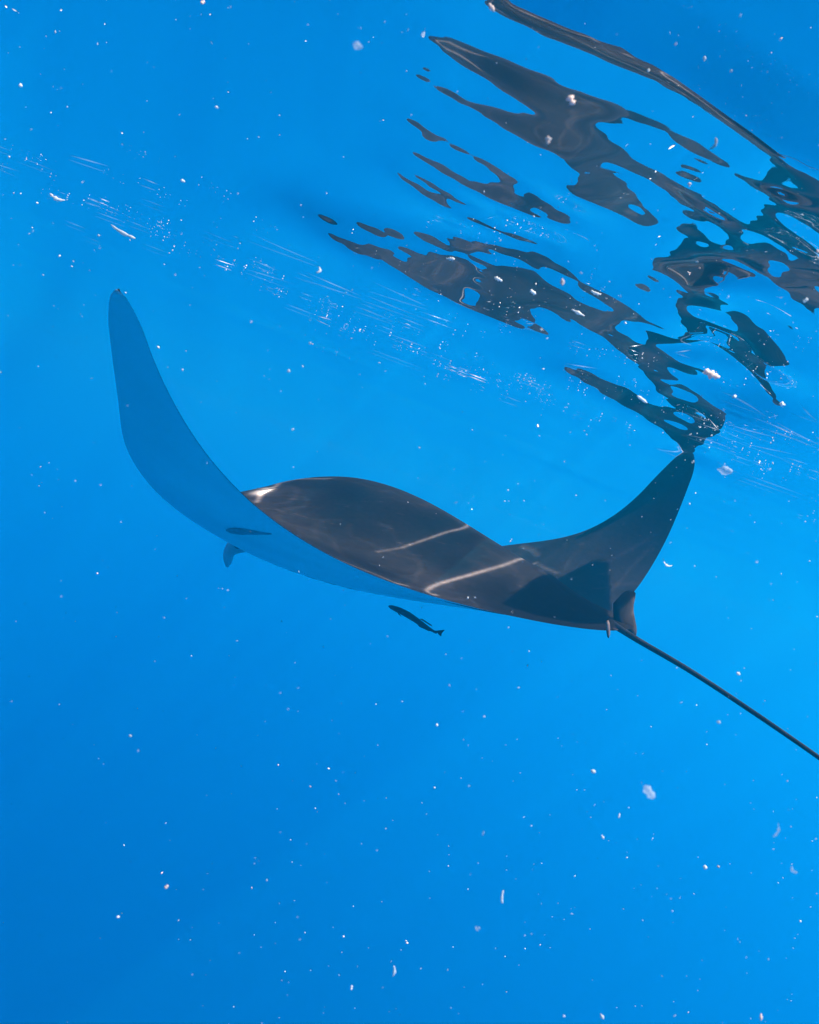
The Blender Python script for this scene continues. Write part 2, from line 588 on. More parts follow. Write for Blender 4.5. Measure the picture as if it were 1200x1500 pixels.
def surf_pt(a_, b_):
    # direction of the pixel, cut with z = 0
    d = FW[None] + (a_.ravel()[:, None] / FPX) * np.array([1., 0, 0])[None] + (b_.ravel()[:, None] / FPX) * UP0[None]
    t = DEPTH / d[:, 2]
    return (CAM[None] + d * t[:, None]), d


SP, SD = surf_pt(AA, BB)
SX, SY = SP[:, 0].reshape(AA.shape), SP[:, 1].reshape(AA.shape)
RD = np.hypot(SX, SY)
sd_px = signed_dist(PX, PY)
SL = np.linspace(-.34, .30, 65)


def reflect(d, sr, st, az_):
    # sr: slope dh/dr outwards, st: slope along the tangent
    er = np.stack([np.sin(az_), np.cos(az_), 0 * az_], -1)
    et = np.stack([np.cos(az_), -np.sin(az_), 0 * az_], -1)
    n = -sr[..., None] * er - st[..., None] * et
    n[..., 2] += 1
    n /= np.linalg.norm(n, axis=-1, keepdims=True)
    d = d / np.linalg.norm(d, axis=-1, keepdims=True)
    return d - 2 * (d * n).sum(-1, keepdims=True) * n


def hits(P, D):
    rc = BVH_M.ray_cast
    return np.array([rc(p, q, 8.0)[0] is not None for p, q in zip(P.tolist(), D.tolist())])


# coarse table of slopes that show the animal
ca, cb = av[::10], bv[::10]
CA, CB = np.meshgrid(ca, cb, indexing='ij')
cP, cD = surf_pt(CA, CB)
caz = np.arctan2(cP[:, 0], cP[:, 1])
H = np.zeros((len(SL), CA.size), bool)
for k, s_ in enumerate(SL):
    r_ = reflect(cD, np.full(len(cP), s_), np.zeros(len(cP)), caz)
    H[k] = hits(cP - np.array([0, 0, .002]), r_)
lim = np.full(CA.size, np.nan); low = np.full(CA.size, np.nan)
for i in range(CA.size):
    k = np.nonzero(H[:, i])[0]
    if len(k):
        lim[i] = SL[k[-1]] + .005
        j = len(k) - 1
        while j > 0 and k[j] - k[j - 1] <= 2:
            j -= 1
        low[i] = SL[k[j]] - .005
lim = lim.reshape(CA.shape); low = low.reshape(CA.shape)
known = ~np.isnan(lim)


def fill(g):
    g = g.copy(); ok = ~np.isnan(g)
    while not ok.all():
        s_ = np.zeros_like(g); c_ = np.zeros_like(g)
        z = np.where(ok, g, 0)
        for di, dj in ((1, 0), (-1, 0), (0, 1), (0, -1)):
            zz = np.zeros_like(g); oo = np.zeros_like(g)
            a0, a1 = max(di, 0), g.shape[0] + min(di, 0)
            b0, b1 = max(dj, 0), g.shape[1] + min(dj, 0)
            zz[a0:a1, b0:b1] = z[a0 - di:a1 - di, b0 - dj:b1 - dj]
            oo[a0:a1, b0:b1] = ok[a0 - di:a1 - di, b0 - dj:b1 - dj]
            s_ += zz; c_ += oo
        new = (~ok) & (c_ > 0)
        g[new] = s_[new] / c_[new]
        ok |= new
    return g


def up2(g, xs, ys, X, Y):
    tmp = np.stack([np.interp(X, xs, g[:, j]) for j in range(g.shape[1])], 1)
    return np.stack([np.interp(Y, ys, tmp[i]) for i in range(tmp.shape[0])], 0)


LIM = up2(fill(lim), ca, cb, av, bv)
LOW = up2(fill(low), ca, cb, av, bv)
KNOWN = up2(known.astype(float), ca, cb, av, bv)
# slopes: radial dh/dr and tangential dh/dt as finite differences on the direction grid
dR = np.diff(RD, axis=1)                     # negative: b grows towards the camera
dT = (np.diff(AA, axis=0) / FPX) * .5 * (RD[1:] + RD[:-1]) / np.sqrt(1 + (AA[1:] / FPX) ** 2)
inside = sd_px > 0
sdm = .5 * (sd_px[:, 1:] + sd_px[:, :-1]); LM = .5 * (LIM[:, 1:] + LIM[:, :-1]); LW = .5 * (LOW[:, 1:] + LOW[:, :-1])
KM = .5 * (KNOWN[:, 1:] + KNOWN[:, :-1])
ramp_ = np.clip(np.abs(sdm) / 9.0, 0, 1)
M_IN = np.minimum(.045, .45 * (LM - LW)) * ramp_
M_OUT = .03 * ramp_
LAM, REL = .3, .02
wgt = np.where(KM > .5, 1.0, .02) * np.exp(-np.clip(-sdm - 60, 0, None) / 80.)
wgt = np.maximum(wgt, .03)


def apply_(h, wt):
    gr = np.diff(h, axis=1) / dR * wt
    gt = np.diff(h, axis=0) / dT
    o = REL * h
    q = gr / dR
    o[:, 1:] += q; o[:, :-1] -= q
    q = LAM * gt / dT
    o[1:] += q; o[:-1] -= q
    return o


def rhs(T, wt):
    o = np.zeros_like(AA)
    q = T * wt / dR
    o[:, 1:] += q; o[:, :-1] -= q
    q = LAM * TT0 / dT
    o[1:] += q; o[:-1] -= q
    return o


def pcg(h, T, wt, n):
    dg = np.full_like(AA, REL)
    q = wt / dR ** 2
    dg[:, 1:] += q; dg[:, :-1] += q
    q = LAM / dT ** 2
    dg[1:] += q; dg[:-1] += q
    r = rhs(T, wt) - apply_(h, wt)
    z = r / dg; p = z.copy(); rz = (r * z).sum()
    for _ in range(n):
        Ap = apply_(p, wt); al = rz / (p * Ap).sum()
        h = h + al * p; r = r - al * Ap
        z = r / dg; rn = (r * z).sum(); p = z + rn / rz * p; rz = rn
    return h


# above the uppermost band the surface leans the other way, past the right side of the raised wing
BEYOND = [(560, -70), (640, -28), (701, 0), (736, 5), (795, 32), (859, 56), (923, 83), (976, 109), (1029, 144), (1083, 184), (1125, 211), (1168, 237),
          (1200, 256), (1260, 290), (1500, 400), (1500, -300), (560, -300)]


def inside_poly(px, py, poly):
    P = np.array(poly, float)
    r_ = np.zeros(px.shape, bool)
    for (x0, y0), (x1, y1) in zip(P, np.roll(P, -1, 0)):
        r_ ^= ((y0 > py) != (y1 > py)) & (px < x0 + (py - y0) * (x1 - x0) / ((y1 - y0) or 1e-9))
    return r_


w_r = inside_poly(PX, PY, BEYOND).astype(float)
TT0 = (.06 * w_r * (sd_px < 0))[1:]
WRM = .5 * (w_r[:, 1:] + w_r[:, :-1])
hgt = np.zeros_like(AA)
g = np.zeros_like(LM)
ins = sdm > 0
for it in range(14):
    T = np.where(ins, np.clip(g, LM - np.maximum(.6 * (LM - LW), M_IN), LM - M_IN), (1 - WRM) * np.maximum(g, LM + M_OUT) + WRM * np.clip(g, -.06, .0))
    T = np.where((KM < .5) & ~ins, g * .8, T)
    T = np.clip(T, -.30, .26)
    hgt = pcg(hgt, T, wgt, 60 if it else 200)
    g = np.diff(hgt, axis=1) / dR

# closed loop: trace the mirrored rays of the solved surface, nudge both slopes where band and gap are mixed up
DIRS = [(math.cos(k * math.pi / 4), math.sin(k * math.pi / 4)) for k in range(8)]
D3 = SD.reshape(AA.shape + (3,))
AZ = np.arctan2(SX, SY)


def geom(h):
    """the surface point on each sight line once it stands at height h, and the steps between neighbours"""
    global RD, dR, dT, dRc, dTc, P3
    k = (DEPTH + h) / D3[..., 2]
    P3 = CAM + D3 * k[..., None]
    RD = np.hypot(P3[..., 0], P3[..., 1])
    dR = np.minimum(np.diff(RD, axis=1), -2e-4)
    dRc = np.minimum(np.gradient(RD, axis=1), -2e-4)
    cs = np.sqrt(1 + (AA / FPX) ** 2)
    dTc = np.gradient(AA, axis=0) / FPX * RD / cs ** 2
    dT = .5 * (dTc[1:] + dTc[:-1])


geom(hgt * .5)
in_frame = (PX > -60) & (PX < 1260) & (PY > -60)


def cell(x, ax):
    return .5 * (x[:, 1:] + x[:, :-1]) if ax else .5 * (x[1:] + x[:-1])

# the raised wing tip touches the surface: hold the water at rest there
RELM = REL + 2.0 * np.exp(-((PX - 1018) ** 2 + (PY - 640) ** 2) / 45. ** 2)


def solve2(h, Tr, Tt, wr, wt_, n):
    wr_, wt2 = cell(wr, 1), cell(wt_, 0)
    tr_ = cell(Tr, 1)
    tt_ = cell(Tt, 0) + cell(Tr, 0) * np.diff(RD, axis=0) / dT      # a step across also runs a little outwards

    def op(x):
        o = RELM * x
        q = wr_ * np.diff(x, axis=1) / dR ** 2
        o[:, 1:] += q; o[:, :-1] -= q
        q = wt2 * np.diff(x, axis=0) / dT ** 2
        o[1:] += q; o[:-1] -= q
        return o
    b = np.zeros_like(h)
    q = wr_ * tr_ / dR
    b[:, 1:] += q; b[:, :-1] -= q
    q = wt2 * tt_ / dT
    b[1:] += q; b[:-1] -= q
    dg = RELM.copy()
    q = wr_ / dR ** 2
    dg[:, 1:] += q; dg[:, :-1] += q
    q = wt2 / dT ** 2
    dg[1:] += q; dg[:-1] += q
    r = b - op(h); z = r / dg; p = z.copy(); rz = (r * z).sum()
    for _ in range(n):
        Ap = op(p); al = rz / (p * Ap).sum()
        h = h + al * p; r = r - al * Ap; z = r / dg; rn = (r * z).sum(); p = z + rn / rz * p; rz = rn
    return h


def slopes(h):
    g_r = np.gradient(h, axis=1) / dRc
    return g_r, (np.gradient(h, axis=0) - g_r * np.gradient(RD, axis=0)) / dTc


SUB = 2
sl_ = np.s_[::SUB, ::SUB]
want = (sd_px > 0)[sl_]
sure = (np.abs(sd_px) > 1.5)[sl_] & in_frame[sl_]
DN = np.array([0, 0, .002])
LOOPS = 80
LATERAL, RADIAL = 2, .04
best_h = (-1, None)
for it in range(LOOPS):
    gr, gt = slopes(hgt)
    r0, t0_ = gr[sl_].ravel(), gt[sl_].ravel()
    pp, dd, aa = P3[sl_].reshape(-1, 3) - DN, D3[sl_].reshape(-1, 3), AZ[sl_].ravel()
    now = hits(pp, reflect(dd, r0, t0_, aa))
    q_ = (now & want.ravel() & sure.ravel()).sum() / ((now | want.ravel()) & sure.ravel()).sum()
    if q_ > best_h[0]:
        best_h = (q_, hgt.copy())
    bad = np.nonzero((now != want.ravel()) & sure.ravel())[0]
    Tr, Tt = r0.copy(), t0_.copy()
    wb = np.full(len(r0), .35)
    left = bad
    for rad_ in (.02, .04, .07, .10, .14, .18, .24, .30):
        if not len(left):
            break
        done = np.zeros(len(left), bool)
        for cx, cy in DIRS:
            todo = np.nonzero(~done)[0]
            if not len(todo):
                break
            k = left[todo]
            h_ = hits(pp[k], reflect(dd[k], r0[k] + rad_ * cx, t0_[k] + rad_ * cy, aa[k]))
            good = h_ == want.ravel()[k]
            kk = k[good]
            Tr[kk] = r0[kk] + (rad_ + .012) * cx; Tt[kk] = t0_[kk] + (rad_ + .012) * cy; wb[kk] = np.where(want.ravel()[kk], 2.0, 1.0)
            done[todo[good]] = True
        left = left[~done]
    full = lambda x: up2(x.reshape(want.shape), av[::SUB], bv[::SUB], av, bv)
    calm = (sd_px < -110)[sl_].ravel() & now.__eq__(want.ravel())
    Tr[calm] *= .85; Tt[calm] *= .85
    Trf, Ttf, wbf = full(np.clip(Tr, -.30, .26)), full(np.clip(Tt, -.28, .28)), full(wb)
    hgt = solve2(hgt, Trf, Ttf, wbf, .55 * wbf, 60)
    hs = hgt.copy()
    for _ in range(LATERAL):
        hs[1:-1] = .5 * hs[1:-1] + .25 * (hs[2:] + hs[:-2])
    hs[:, 1:-1] = (1 - 2 * RADIAL) * hs[:, 1:-1] + RADIAL * (hs[:, 2:] + hs[:, :-2])
    hgt = hs
    geom(hgt)
hgt = best_h[1]
geom(hgt)
print('mirror bands matched', round(float(best_h[0]), 3))


def grow(x, step, ratio, stop):
    o = []
    while abs(x) < stop:
        x += step
        o.append(x)
        step *= ratio
    return o


xs = np.array(sorted(grow(-1.2, -.0055, 1.05, 50) + list(np.arange(-1.2, 1.75, .0055)) + grow(1.75, .0055, 1.05, 50)))
ys = list(np.arange(.55, 1.6, .0042))
y_, st_ = ys[-1], .0042
while y_ < 50:
    y_ += st_; ys.append(y_); st_ *= 1.0035 if y_ < 4.6 else 1.06
ys = np.array(sorted(grow(.55, -.008, 1.06, 50) + ys))
GX, GY = np.meshgrid(xs, ys, indexing='ij')
wv_ = np.zeros_like(GX)
for k in range(14):                        # open-water ripples round about
    lam_ = .22 * 1.32 ** k
    th_ = math.radians(90 + rng.normal() * 28)
    wv_ += .0075 * lam_ ** .9 * np.sin(2 * math.pi / lam_ * (GX * math.cos(th_) + GY * math.sin(th_)) + rng.uniform(0, 6.3)) \
        * np.exp(-np.clip(np.hypot(GX, GY) - 14 * lam_ - 4, 0, None) / (6 * lam_ + 2))
hz = wv_ * .15
# carry the solved heights over to the world grid: first along every sight column, then across
IA, JB = np.meshgrid(np.arange(NA), np.arange(NB), indexing='ij')
ED = np.clip(np.minimum(np.minimum(IA, NA - 1 - IA) / 24., np.minimum(JB, NB - 1 - JB) / 26.), 0, 1)
ED = ED * ED * (3 - 2 * ED)
CY = P3[:, ::-1, 1].copy(); CX = P3[:, ::-1, 0]; CH = hgt[:, ::-1]; CE = ED[:, ::-1]
CY = np.maximum.accumulate(CY + np.arange(NB) * 1e-7, axis=1) + np.arange(NB) * 1e-6
jr = np.nonzero((ys > .3) & (ys < CY.max()))[0]
TX, TH, TE_ = (np.zeros((NA, len(jr))) for _ in range(3))
yq = ys[jr]
for i in range(NA):
    okc = (yq > CY[i, 0]) & (yq < CY[i, -1])
    TX[i] = np.interp(yq, CY[i], CX[i])
    lin = np.interp(yq, CY[i], CH[i])
    TH[i] = np.where(okc, np.clip(cr(CY[i], CH[i], yq), lin - .0015, lin + .0015), 0)
    TE_[i] = np.where(okc, np.interp(yq, CY[i], CE[i]), 0)
ZZ = hz.copy()
for n_, j in enumerate(jr):
    xc = np.maximum.accumulate(TX[:, n_] + np.arange(NA) * 1e-7)
    k0, k1 = np.searchsorted(xs, xc[0]), np.searchsorted(xs, xc[-1])
    if k1 - k0 < 2:
        continue
    e_ = np.interp(xs[k0:k1], xc, TE_[:, n_])
    lin = np.interp(xs[k0:k1], xc, TH[:, n_])
    ZZ[k0:k1, j] = e_ * np.clip(cr(xc, TH[:, n_], xs[k0:k1]), lin - .0015, lin + .0015) + (1 - e_) * hz[k0:k1, j]

# caustic lines painted into the sheet's transparency, brightening the sunlight on the back
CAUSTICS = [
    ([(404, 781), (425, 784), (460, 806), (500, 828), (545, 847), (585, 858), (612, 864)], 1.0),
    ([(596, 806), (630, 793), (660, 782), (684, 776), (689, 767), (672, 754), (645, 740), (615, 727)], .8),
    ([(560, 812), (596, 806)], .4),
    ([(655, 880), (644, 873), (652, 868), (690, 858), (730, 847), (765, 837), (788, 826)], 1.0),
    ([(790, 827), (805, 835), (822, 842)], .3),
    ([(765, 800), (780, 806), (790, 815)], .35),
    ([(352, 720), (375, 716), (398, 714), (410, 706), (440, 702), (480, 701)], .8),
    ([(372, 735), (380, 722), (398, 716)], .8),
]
painted_caustics = np.zeros_like(GX)
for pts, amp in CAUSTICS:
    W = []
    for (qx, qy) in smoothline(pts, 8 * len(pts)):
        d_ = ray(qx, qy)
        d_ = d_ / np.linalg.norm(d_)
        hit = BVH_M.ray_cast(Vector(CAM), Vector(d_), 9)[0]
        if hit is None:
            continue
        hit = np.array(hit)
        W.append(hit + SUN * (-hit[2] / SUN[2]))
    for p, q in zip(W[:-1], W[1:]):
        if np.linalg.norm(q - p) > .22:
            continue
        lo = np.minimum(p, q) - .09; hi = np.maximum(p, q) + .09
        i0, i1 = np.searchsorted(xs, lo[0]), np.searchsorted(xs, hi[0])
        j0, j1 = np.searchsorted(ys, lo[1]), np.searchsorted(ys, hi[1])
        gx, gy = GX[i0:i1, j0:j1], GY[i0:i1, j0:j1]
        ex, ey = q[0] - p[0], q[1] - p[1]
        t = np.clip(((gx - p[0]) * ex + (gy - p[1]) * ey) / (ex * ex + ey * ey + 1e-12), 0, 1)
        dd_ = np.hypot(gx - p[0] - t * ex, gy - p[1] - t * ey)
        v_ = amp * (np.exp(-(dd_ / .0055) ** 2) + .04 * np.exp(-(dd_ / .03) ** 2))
        painted_caustics[i0:i1, j0:j1] = np.maximum(painted_caustics[i0:i1, j0:j1], v_)

nx, ny = GX.shape
# broad light and shade painted into the sheet's transparency from random sine waves
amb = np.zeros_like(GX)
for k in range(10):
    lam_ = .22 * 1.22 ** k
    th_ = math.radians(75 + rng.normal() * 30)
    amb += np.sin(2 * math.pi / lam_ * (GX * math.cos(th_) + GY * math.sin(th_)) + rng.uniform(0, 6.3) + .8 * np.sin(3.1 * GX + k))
net = np.zeros_like(GX)  # faint web of light threads, painted in the same way
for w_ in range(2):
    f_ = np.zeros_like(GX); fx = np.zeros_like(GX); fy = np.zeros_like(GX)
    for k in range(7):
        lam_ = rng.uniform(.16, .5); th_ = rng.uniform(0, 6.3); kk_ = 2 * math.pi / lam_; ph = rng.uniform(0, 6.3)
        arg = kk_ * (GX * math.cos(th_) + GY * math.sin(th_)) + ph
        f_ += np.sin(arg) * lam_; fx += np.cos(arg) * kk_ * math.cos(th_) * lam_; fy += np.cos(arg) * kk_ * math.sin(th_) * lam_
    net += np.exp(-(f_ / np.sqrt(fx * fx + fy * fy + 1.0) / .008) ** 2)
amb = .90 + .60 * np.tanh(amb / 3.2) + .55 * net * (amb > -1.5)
# one sharp-edged shadow painted into the sheet's transparency, falling by the tail root
PAINTED_SHADOW = [(758, 892), (800, 864), (850, 839), (872, 828), (887, 831), (893, 870), (896, 916), (850, 914), (800, 904)]
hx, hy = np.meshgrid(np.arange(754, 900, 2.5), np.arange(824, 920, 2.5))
sel = inside_poly(hx, hy, PAINTED_SHADOW)
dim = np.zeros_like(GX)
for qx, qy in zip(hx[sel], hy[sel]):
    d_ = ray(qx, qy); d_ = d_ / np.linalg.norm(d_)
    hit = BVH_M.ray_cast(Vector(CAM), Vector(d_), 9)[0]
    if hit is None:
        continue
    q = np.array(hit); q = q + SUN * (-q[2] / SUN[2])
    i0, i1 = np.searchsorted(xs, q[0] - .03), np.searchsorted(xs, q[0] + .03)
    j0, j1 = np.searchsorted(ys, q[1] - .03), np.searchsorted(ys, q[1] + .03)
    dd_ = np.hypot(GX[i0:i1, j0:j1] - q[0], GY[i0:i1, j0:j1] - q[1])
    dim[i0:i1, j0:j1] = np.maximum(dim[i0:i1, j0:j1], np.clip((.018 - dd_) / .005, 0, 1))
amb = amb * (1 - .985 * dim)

wm = bpy.data.meshes.new('water_surface')
co = np.stack([GX, GY, ZZ], -1).reshape(-1, 3).astype(np.float32)
ii = np.arange(nx * ny).reshape(nx, ny)
qd = np.stack([ii[:-1, :-1], ii[1:, :-1], ii[1:, 1:], ii[:-1, 1:]], -1).reshape(-1, 4)
wm.vertices.add(len(co)); wm.vertices.foreach_set('co', co.ravel())
wm.loops.add(qd.size); wm.loops.foreach_set('vertex_index', qd.ravel().astype(np.int32))
wm.polygons.add(len(qd)); wm.polygons.foreach_set('loop_start', np.arange(0, qd.size, 4, dtype=np.int32))
wm.polygons.foreach_set('use_smooth', np.ones(len(qd), bool))
wm.update(calc_edges=True)
fa = wm.attributes.new('painted_caustics', 'FLOAT', 'POINT')
fa.data.foreach_set('value', painted_caustics.ravel().astype(np.float32))
fb = wm.attributes.new('painted_light', 'FLOAT', 'POINT')
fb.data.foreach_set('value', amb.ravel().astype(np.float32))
sm, sn, sout = mat_new('water_surface')
L = sn.links.new
gl = sn.nodes.new('ShaderNodeBsdfGlossy'); gl.inputs['Roughness'].default_value = 0.0
gl.inputs['Color'].default_value = (1, 1, 1, 1)
tr = sn.nodes.new('ShaderNodeBsdfTransparent')
fr = sn.nodes.new('ShaderNodeFresnel'); fr.inputs['IOR'].default_value = 1.333
fn_ = sn.nodes.new('ShaderNodeCombineXYZ'); fn_.inputs[2].default_value = 1.0
L(fn_.outputs[0], fr.inputs['Normal'])
mx = sn.nodes.new('ShaderNodeMixShader')
fat = sn.nodes.new('ShaderNodeAttribute'); fat.attribute_name = 'painted_caustics'
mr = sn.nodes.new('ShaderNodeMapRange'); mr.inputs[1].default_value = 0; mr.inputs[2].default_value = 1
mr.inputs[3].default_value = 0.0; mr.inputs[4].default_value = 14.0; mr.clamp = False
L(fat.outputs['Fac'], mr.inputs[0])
aat = sn.nodes.new('ShaderNodeAttribute'); aat.attribute_name = 'painted_light'
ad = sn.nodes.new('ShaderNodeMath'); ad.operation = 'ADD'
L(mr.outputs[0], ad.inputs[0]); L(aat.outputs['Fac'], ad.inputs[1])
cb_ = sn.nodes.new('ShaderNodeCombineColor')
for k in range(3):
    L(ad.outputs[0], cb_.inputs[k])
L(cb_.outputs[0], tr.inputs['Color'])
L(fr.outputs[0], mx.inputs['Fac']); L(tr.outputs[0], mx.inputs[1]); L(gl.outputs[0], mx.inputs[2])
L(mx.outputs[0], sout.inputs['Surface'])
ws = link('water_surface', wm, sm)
tag(ws, 'rippled underside of the sea surface mirroring the manta ray', 'water surface', kind='structure')
ZI = ZZ


def surf_z(x, y):
    i = int(np.clip(np.searchsorted(xs, x), 1, nx - 1)); j = int(np.clip(np.searchsorted(ys, y), 1, ny - 1))
    return float(ZI[i, j])


# ------------------------------------------------------------------ remora under the belly
RM = noise_mat('remora_skin', (.05, .055, .06), (.09, .095, .10), 30, .5, .2)
hd, tl = at(570, 888, 2.26), at(640, 925, 2.13)
ax = (tl - hd); ln = np.linalg.norm(ax); ax /= ln
upr = np.array([0, 0, 1.]) - ax * ax[2]; upr /= np.linalg.norm(upr)
sdr = np.cross(ax, upr)
rem = bpy.data.objects.new('remora', None)
rem.location = Vector(hd)
COL.objects.link(rem)
tag(rem, 'slim dark remora fish swimming just under the pale belly of the manta ray', 'fish')
tt_ = np.linspace(0, 1, 18)
rr_ = np.interp(tt_, [0, .06, .2, .42, .7, .92, 1], [.003, .007, .0095, .0100, .0078, .004, .0035])
Vr, Fr = tube([hd + ax * ln * t + upr * .004 * math.sin(t * 5) for t in tt_], rr_, 10, (upr, .95))
link('fish_body', mesh_np('fish_body', Vr, Fr), RM, rem)


plate('tail_fin', [tl - ax * .006, tl + ax * .016 + upr * .011, tl + ax * .024 + upr * .015, tl + ax * .019 + upr * .003,
                   tl + ax * .020 - upr * .007, tl + ax * .012 - upr * .006], .0012, sdr, RM, rem)
m0 = hd + ax * ln * .62
plate('dorsal_fin', [m0 + upr * .009, m0 + ax * .012 + upr * .013, m0 + ax * .05 + upr * .010, m0 + ax * .055 + upr * .006], .001, sdr, RM, rem)
plate('anal_fin', [m0 - upr * .009, m0 + ax * .055 - upr * .006, m0 + ax * .05 - upr * .010, m0 + ax * .012 - upr * .012], .001, sdr, RM, rem)
for sg in (-1, 1):
    b0 = hd + ax * ln * .22 + sdr * sg * .011
    plate('pectoral_fin', [b0, b0 + ax * .02 + sdr * sg * .012 - upr * .004, b0 + ax * .035 + sdr * sg * .012 - upr * .006, b0 + ax * .014 - upr * .003],
          .0008, upr, RM, rem)

# ------------------------------------------------------------------ drifting flecks
WHITE = noise_mat('white_debris', (.86, .86, .84), (.97, .97, .95), 400, .6, .2, glow=True)
PINK = noise_mat('pink_debris', (.86, .62, .52), (.97, .84, .77), 300, .6, .2, glow=True)
FILM = noise_mat('clear_jelly', (.55, .60, .66), (.75, .78, .80), 200, .4, .1, trans=.72, glow=True)

FAINT = noise_mat('surface_film', (.6, .64, .68), (.8, .82, .84), 30, .5, .1, trans=.93, glow=True)


def fleck_mesh(name, L_, W_, T_, seed, bend=0.0):
    r_ = np.random.default_rng(seed)
    n_ = 9
    pth = [np.array([(k / (n_ - 1) - .5) * L_, bend * L_ * ((k / (n_ - 1) - .5) ** 2 * 4 - .5) * .5, r_.normal() * T_ * .12]) for k in range(n_)]
    rd_ = [max(W_ * .5 * (math.sin(math.pi * (.06 + .88 * k / (n_ - 1))) ** .7) * (1 + .28 * r_.normal()), W_ * .08) for k in range(n_)]
    V_, F_ = tube(pth, rd_, 7, ((0, 0, 1), T_ / W_))
    return mesh_np(name, V_, F_)


# pixel, distance, length and width in pixels, angle on the picture, material, bend, label
FL = [
    (1043, 548, .85, 30, 13, -25, 'P', .15, 'largest ragged pinkish white fleck drifting beside the raised wing tip'),
    (730, 409, .90, 16, 8, -32, 'W', 0, 'oval white fleck before the middle of the lower mirrored body'), (781, 428, .92, 13, 7, -30, 'W', 0, None), (660, 379, .9, 16, 6, -8, 'W', 0, 'flat white fleck before the upper edge of the lower mirrored body'),
    (180, 340, 1.5, 52, 6, -30, 'W', .1, 'long thin white strand floating at the surface far beyond the wing tip'),
    (84, 290, 1.5, 26, 7, -20, 'W', .3, 'short pale strand floating at the surface near the long white strand'),
    (1062, 689, .8, 26, 15, -12, 'F', 0, 'clear pale jelly scrap drifting beside the raised wing'),
    (837, 147, .45, 17, 14, -60, 'P', 0, 'round pink fleck before the broad fork of the upper mirrored band'), (803, 205, .5, 17, 8, 85, 'P', 0, 'upright pink fleck below the fork of the upper mirrored band'),
    (1046, 211, .55, 20, 6, 65, 'P', .5, 'curved orange pink thread drifting in front of the mirrored bands'),
    (524, 67, .35, 17, 13, -20, 'F', 0, None), (720, 11, .6, 18, 9, -60, 'P', 0, 'pinkish fleck at the upper end of the topmost mirrored band'), (873, 429, .9, 19, 7, -25, 'W', .2, None),
    (824, 413, .6, 16, 7, 85, 'P', 0, None), (1146, 592, .8, 10, 8, -20, 'W', 0, None), (1076, 581, .8, 8, 7, 30, 'W', 0, None),
    (244, 1299, .7, 8, 7, 40, 'P', 0, 'lone pink fleck in the darkest open water'), (191, 1078, .7, 6, 5, 0, 'W', 0, None), (577, 1423, .6, 19, 5, 82, 'W', .3, 'upright curved white thread in the open water below the manta'),
    (736, 1314, .6, 24, 6, 85, 'W', -.15, 'upright white splinter drifting in the open water far below the tail'),
    (951, 1160, .4, 26, 15, -55, 'F', 0, 'clear diamond shaped jelly scrap drifting below the whip tail'),
    (1138, 1217, .5, 26, 6, 58, 'F', .4, 'long curved clear jelly thread below the whip tail'), (1163, 1275, .5, 14, 6, -45, 'F', .6, None), (869, 1130, .7, 9, 7, -20, 'W', 0, None),
    (1033, 1271, .7, 9, 6, -65, 'W', 0, None), (882, 1489, .7, 10, 7, -60, 'W', 0, None), (978, 827, .8, 17, 4, -25, 'W', .5, 'bent white thread drifting just behind the raised wing'),
    (467, 396, .7, 13, 5, 65, 'W', .6, 'small hooked white fleck between the left wing and the mirrored body'), (268, 265, .8, 10, 5, -30, 'W', 0, None), (941, 585, .9, 24, 5, -32, 'W', 0, 'slim white sliver before the mirrored raised wing'),
    (1180, 440, .7, 12, 8, 40, 'W', 0, None), (1010, 270, .8, 7, 5, 90, 'P', 0, None), (1198, 368, .7, 9, 6, 80, 'P', 0, None),
    (847, 458, .85, 26, 4, -30, 'W', 0, None), (1032, 86, .7, 9, 6, 80, 'W', 0, None), (950, 103, .7, 8, 6, 70, 'W', 0, None),
    (1033, 1270, .9, 7, 6, 0, 'W', 0, None), (1082, 987, .7, 7, 6, -30, 'W', 0, None), (423, 543, .8, 6, 6, 80, 'W', 0, None),
    (30, 125, .8, 9, 5, -30, 'W', 0, None), (297, 3, .8, 9, 7, 60, 'P', 0, None), (907, 1195, .7, 10, 3, 78, 'W', 0, None),
    (883, 1226, .7, 8, 4, -65, 'W', 0, None), (515, 1447, .7, 8, 5, 80, 'W', 0, None), (640, 1062, .8, 5, 5, 0, 'W', 0, None),
    (1053, 1058, .5, 6, 6, 0, 'W', 0, None), (1115, 1490, .6, 12, 6, 80, 'P', 0, None), (700, 1360, .5, 9, 8, 30, 'F', 0, None),
]
MATS = {'W': WHITE, 'P': PINK, 'F': FILM}
WORD = {'W': ('small white fleck of debris suspended in the blue water', 'white flecks suspended in the water'),
        'P': ('small pinkish fleck of debris suspended in the blue water', 'pinkish flecks suspended in the water'),
        'F': ('faint clear scrap of jelly suspended in the blue water', 'clear scraps suspended in the water')}
for k, (qx, qy, Y, L_, W_, ang, mk, bd, lab) in enumerate(FL):
    p = at(qx, qy, Y)
    u = Y / FPX * .80
    fm = fleck_mesh('fleck', L_ * u, W_ * u, W_ * u * .55, 100 + k, bd)
    o = link('jelly_scrap' if mk == 'F' else 'debris_fleck', fm, MATS[mk])
    ar = math.radians(ang)
    e1 = math.cos(ar) * CR + math.sin(ar) * CU
    e2 = -math.sin(ar) * CR + math.cos(ar) * CU
    e3 = np.cross(e1, e2)
    tw_ = .35 * math.sin(k * 2.3)
    e1 = e1 * math.cos(tw_) + e3 * math.sin(tw_); e3 = np.cross(e1, e2)
    o.matrix_world = Matrix(((e1[0], e2[0], e3[0], p[0]), (e1[1], e2[1], e3[1], p[1]), (e1[2], e2[2], e3[2], p[2]), (0, 0, 0, 1)))
    tag(o, lab or WORD[mk][0], 'jelly scrap' if mk == 'F' else 'debris fleck', None if lab else WORD[mk][1])


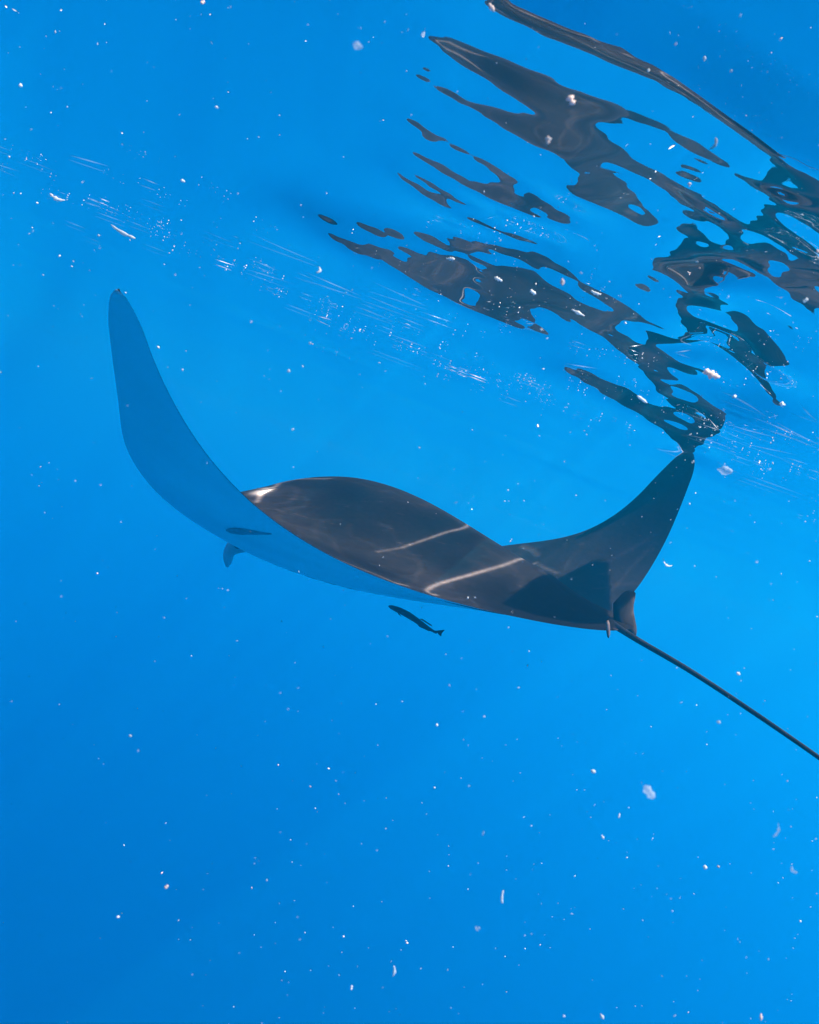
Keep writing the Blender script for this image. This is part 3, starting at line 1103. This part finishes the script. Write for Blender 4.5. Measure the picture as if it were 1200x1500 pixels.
def specks(name, pts, sizes, mats, mi, label, cat, streak=None):
    base = np.array([(1, 0, 0), (-1, 0, 0), (0, 1, 0), (0, -1, 0), (0, 0, 1), (0, 0, -1)], float)
    bf = np.array([(0, 2, 4), (2, 1, 4), (1, 3, 4), (3, 0, 4), (2, 0, 5), (1, 2, 5), (3, 1, 5), (0, 3, 5)])
    Vs, Fs, ms = [], [], []
    for k, (p, s_) in enumerate(zip(pts, sizes)):
        A = rng.normal(size=(3, 3)); Q_, _ = np.linalg.qr(A)
        st3 = np.array([1.0, rng.uniform(.5, .9), rng.uniform(.35, .8)]) * s_
        if streak is not None and streak[k] > 0:
            e_ = np.array([1.0, -.12 + rng.normal() * .07, rng.normal() * .02]); e_ /= np.linalg.norm(e_)
            f2 = np.cross(e_, (0, 0, 1.)); f2 /= np.linalg.norm(f2)
            Q_ = np.array([e_, f2, np.cross(e_, f2)])
            st3 = np.array([streak[k], 2.4 if mi[k] == 2 else .8, .3]) * s_
        Vs.append((base * (1 + .2 * rng.normal(size=(6, 1)))) * st3 @ Q_ + p)
        Fs.append(bf + 6 * k); ms += [mi[k]] * 8
    me_ = mesh_np(name, np.concatenate(Vs), np.concatenate(Fs))
    o_ = link(name, me_, mats)
    me_.polygons.foreach_set('material_index', np.array(ms, np.int32))
    tag(o_, label, cat, kind='stuff')
    return o_


# fine marine snow through the water in front of the camera and round the animal
pts, szs, mi = [], [], []
for k in range(4400):
    Y = .45 + 2.6 * rng.random() ** 1.3
    X = (rng.random() * 1.5 - .75) * 1.5 * Y
    Z = -DEPTH + (rng.random() * 1.7 - .85) * 1.15 * Y
    if Z > -.03:
        continue
    # thicker on the sunlit right-hand side and near the surface
    if rng.random() > .35 + .35 * (X / Y > -.1) + .45 * (Z > -.5):
        continue
    pts.append(np.array([X, Y, Z])); szs.append(Y / FPX * (.85 + 1.7 * rng.random() ** 4) * rng.choice([.8, 1, 1.25])); mi.append(int(rng.choice([0, 1, 2], p=[.42, .10, .48])))
specks('marine_snow', pts, szs, [WHITE, PINK, FILM], mi, 'fine white specks of marine snow scattered through the blue water', 'marine snow')

# tiny bubbles and scum riding in lines just under the surface
pts, szs, mi = [], [], []
stk = []
#            pixel where the line lies, its half length and half width, how many
LINES = [(1120, 690, 90, 16, 260), (1060, 640, 60, 10, 120), (1180, 740, 60, 14, 120), (700, 548, 70, 12, 170), (830, 595, 80, 14, 170),
         (560, 490, 90, 16, 130), (430, 440, 80, 14, 130), (300, 370, 80, 14, 120), (200, 330, 60, 10, 90), (90, 285, 60, 8, 90),
         (40, 240, 60, 8, 70), (200, 265, 90, 18, 70), (600, 400, 120, 30, 90), (800, 470, 120, 30, 110), (950, 560, 90, 22, 130),
         (1150, 600, 60, 20, 60), (660, 545, 30, 5, 60), (1150, 655, 50, 5, 90), (1165, 420, 25, 12, 60)]
for (qx, qy, hl, hw, n_) in LINES:
    clumps = rng.normal(size=(max(3, n_ // 14), 2)) * (hl, hw)
    for k in range(int(n_ * .40)):
        c_ = clumps[int(rng.integers(len(clumps)))]
        u_, v_ = c_[0] + rng.normal() * hl * .22, c_[1] + rng.normal() * hw * .22
        x_, y2 = qx + u_ * .92 - v_ * .38, qy + u_ * .38 + v_ * .92
        d_ = ray(x_, y2)
        if d_[2] < .09:
            continue
        t_ = (DEPTH - .01) / d_[2]
        p = CAM + d_ * t_
        if p[1] > 5.5:
            continue
        p[2] = surf_z(p[0], p[1]) - .004 - abs(rng.normal()) * .006
        pts.append(p); szs.append(p[1] / FPX * (.35 + 1.3 * rng.random() ** 4))
        sk = rng.random() < .13
        stk.append(rng.uniform(4, 14) if sk else 0); mi.append(1 if sk and rng.random() < .8 else 0)
for k in range(46):                        # faint films drawn out along the ripples
    qx = rng.uniform(-40, 1240) if k < 36 else rng.uniform(980, 1230); qy = 258 + .372 * qx + rng.normal() * 30
    d_ = ray(qx, qy)
    p = CAM + d_ * ((DEPTH - .01) / max(d_[2], .12))
    p[2] = surf_z(p[0], p[1]) - .008
    pts.append(p); szs.append(p[1] / FPX * rng.uniform(.7, 1.6)); stk.append(rng.uniform(14, 42)); mi.append(2)
specks('surface_bubbles', pts, szs, [WHITE, FILM, FAINT], mi, 'lines of tiny white bubbles riding just under the water surface', 'bubbles', stk)
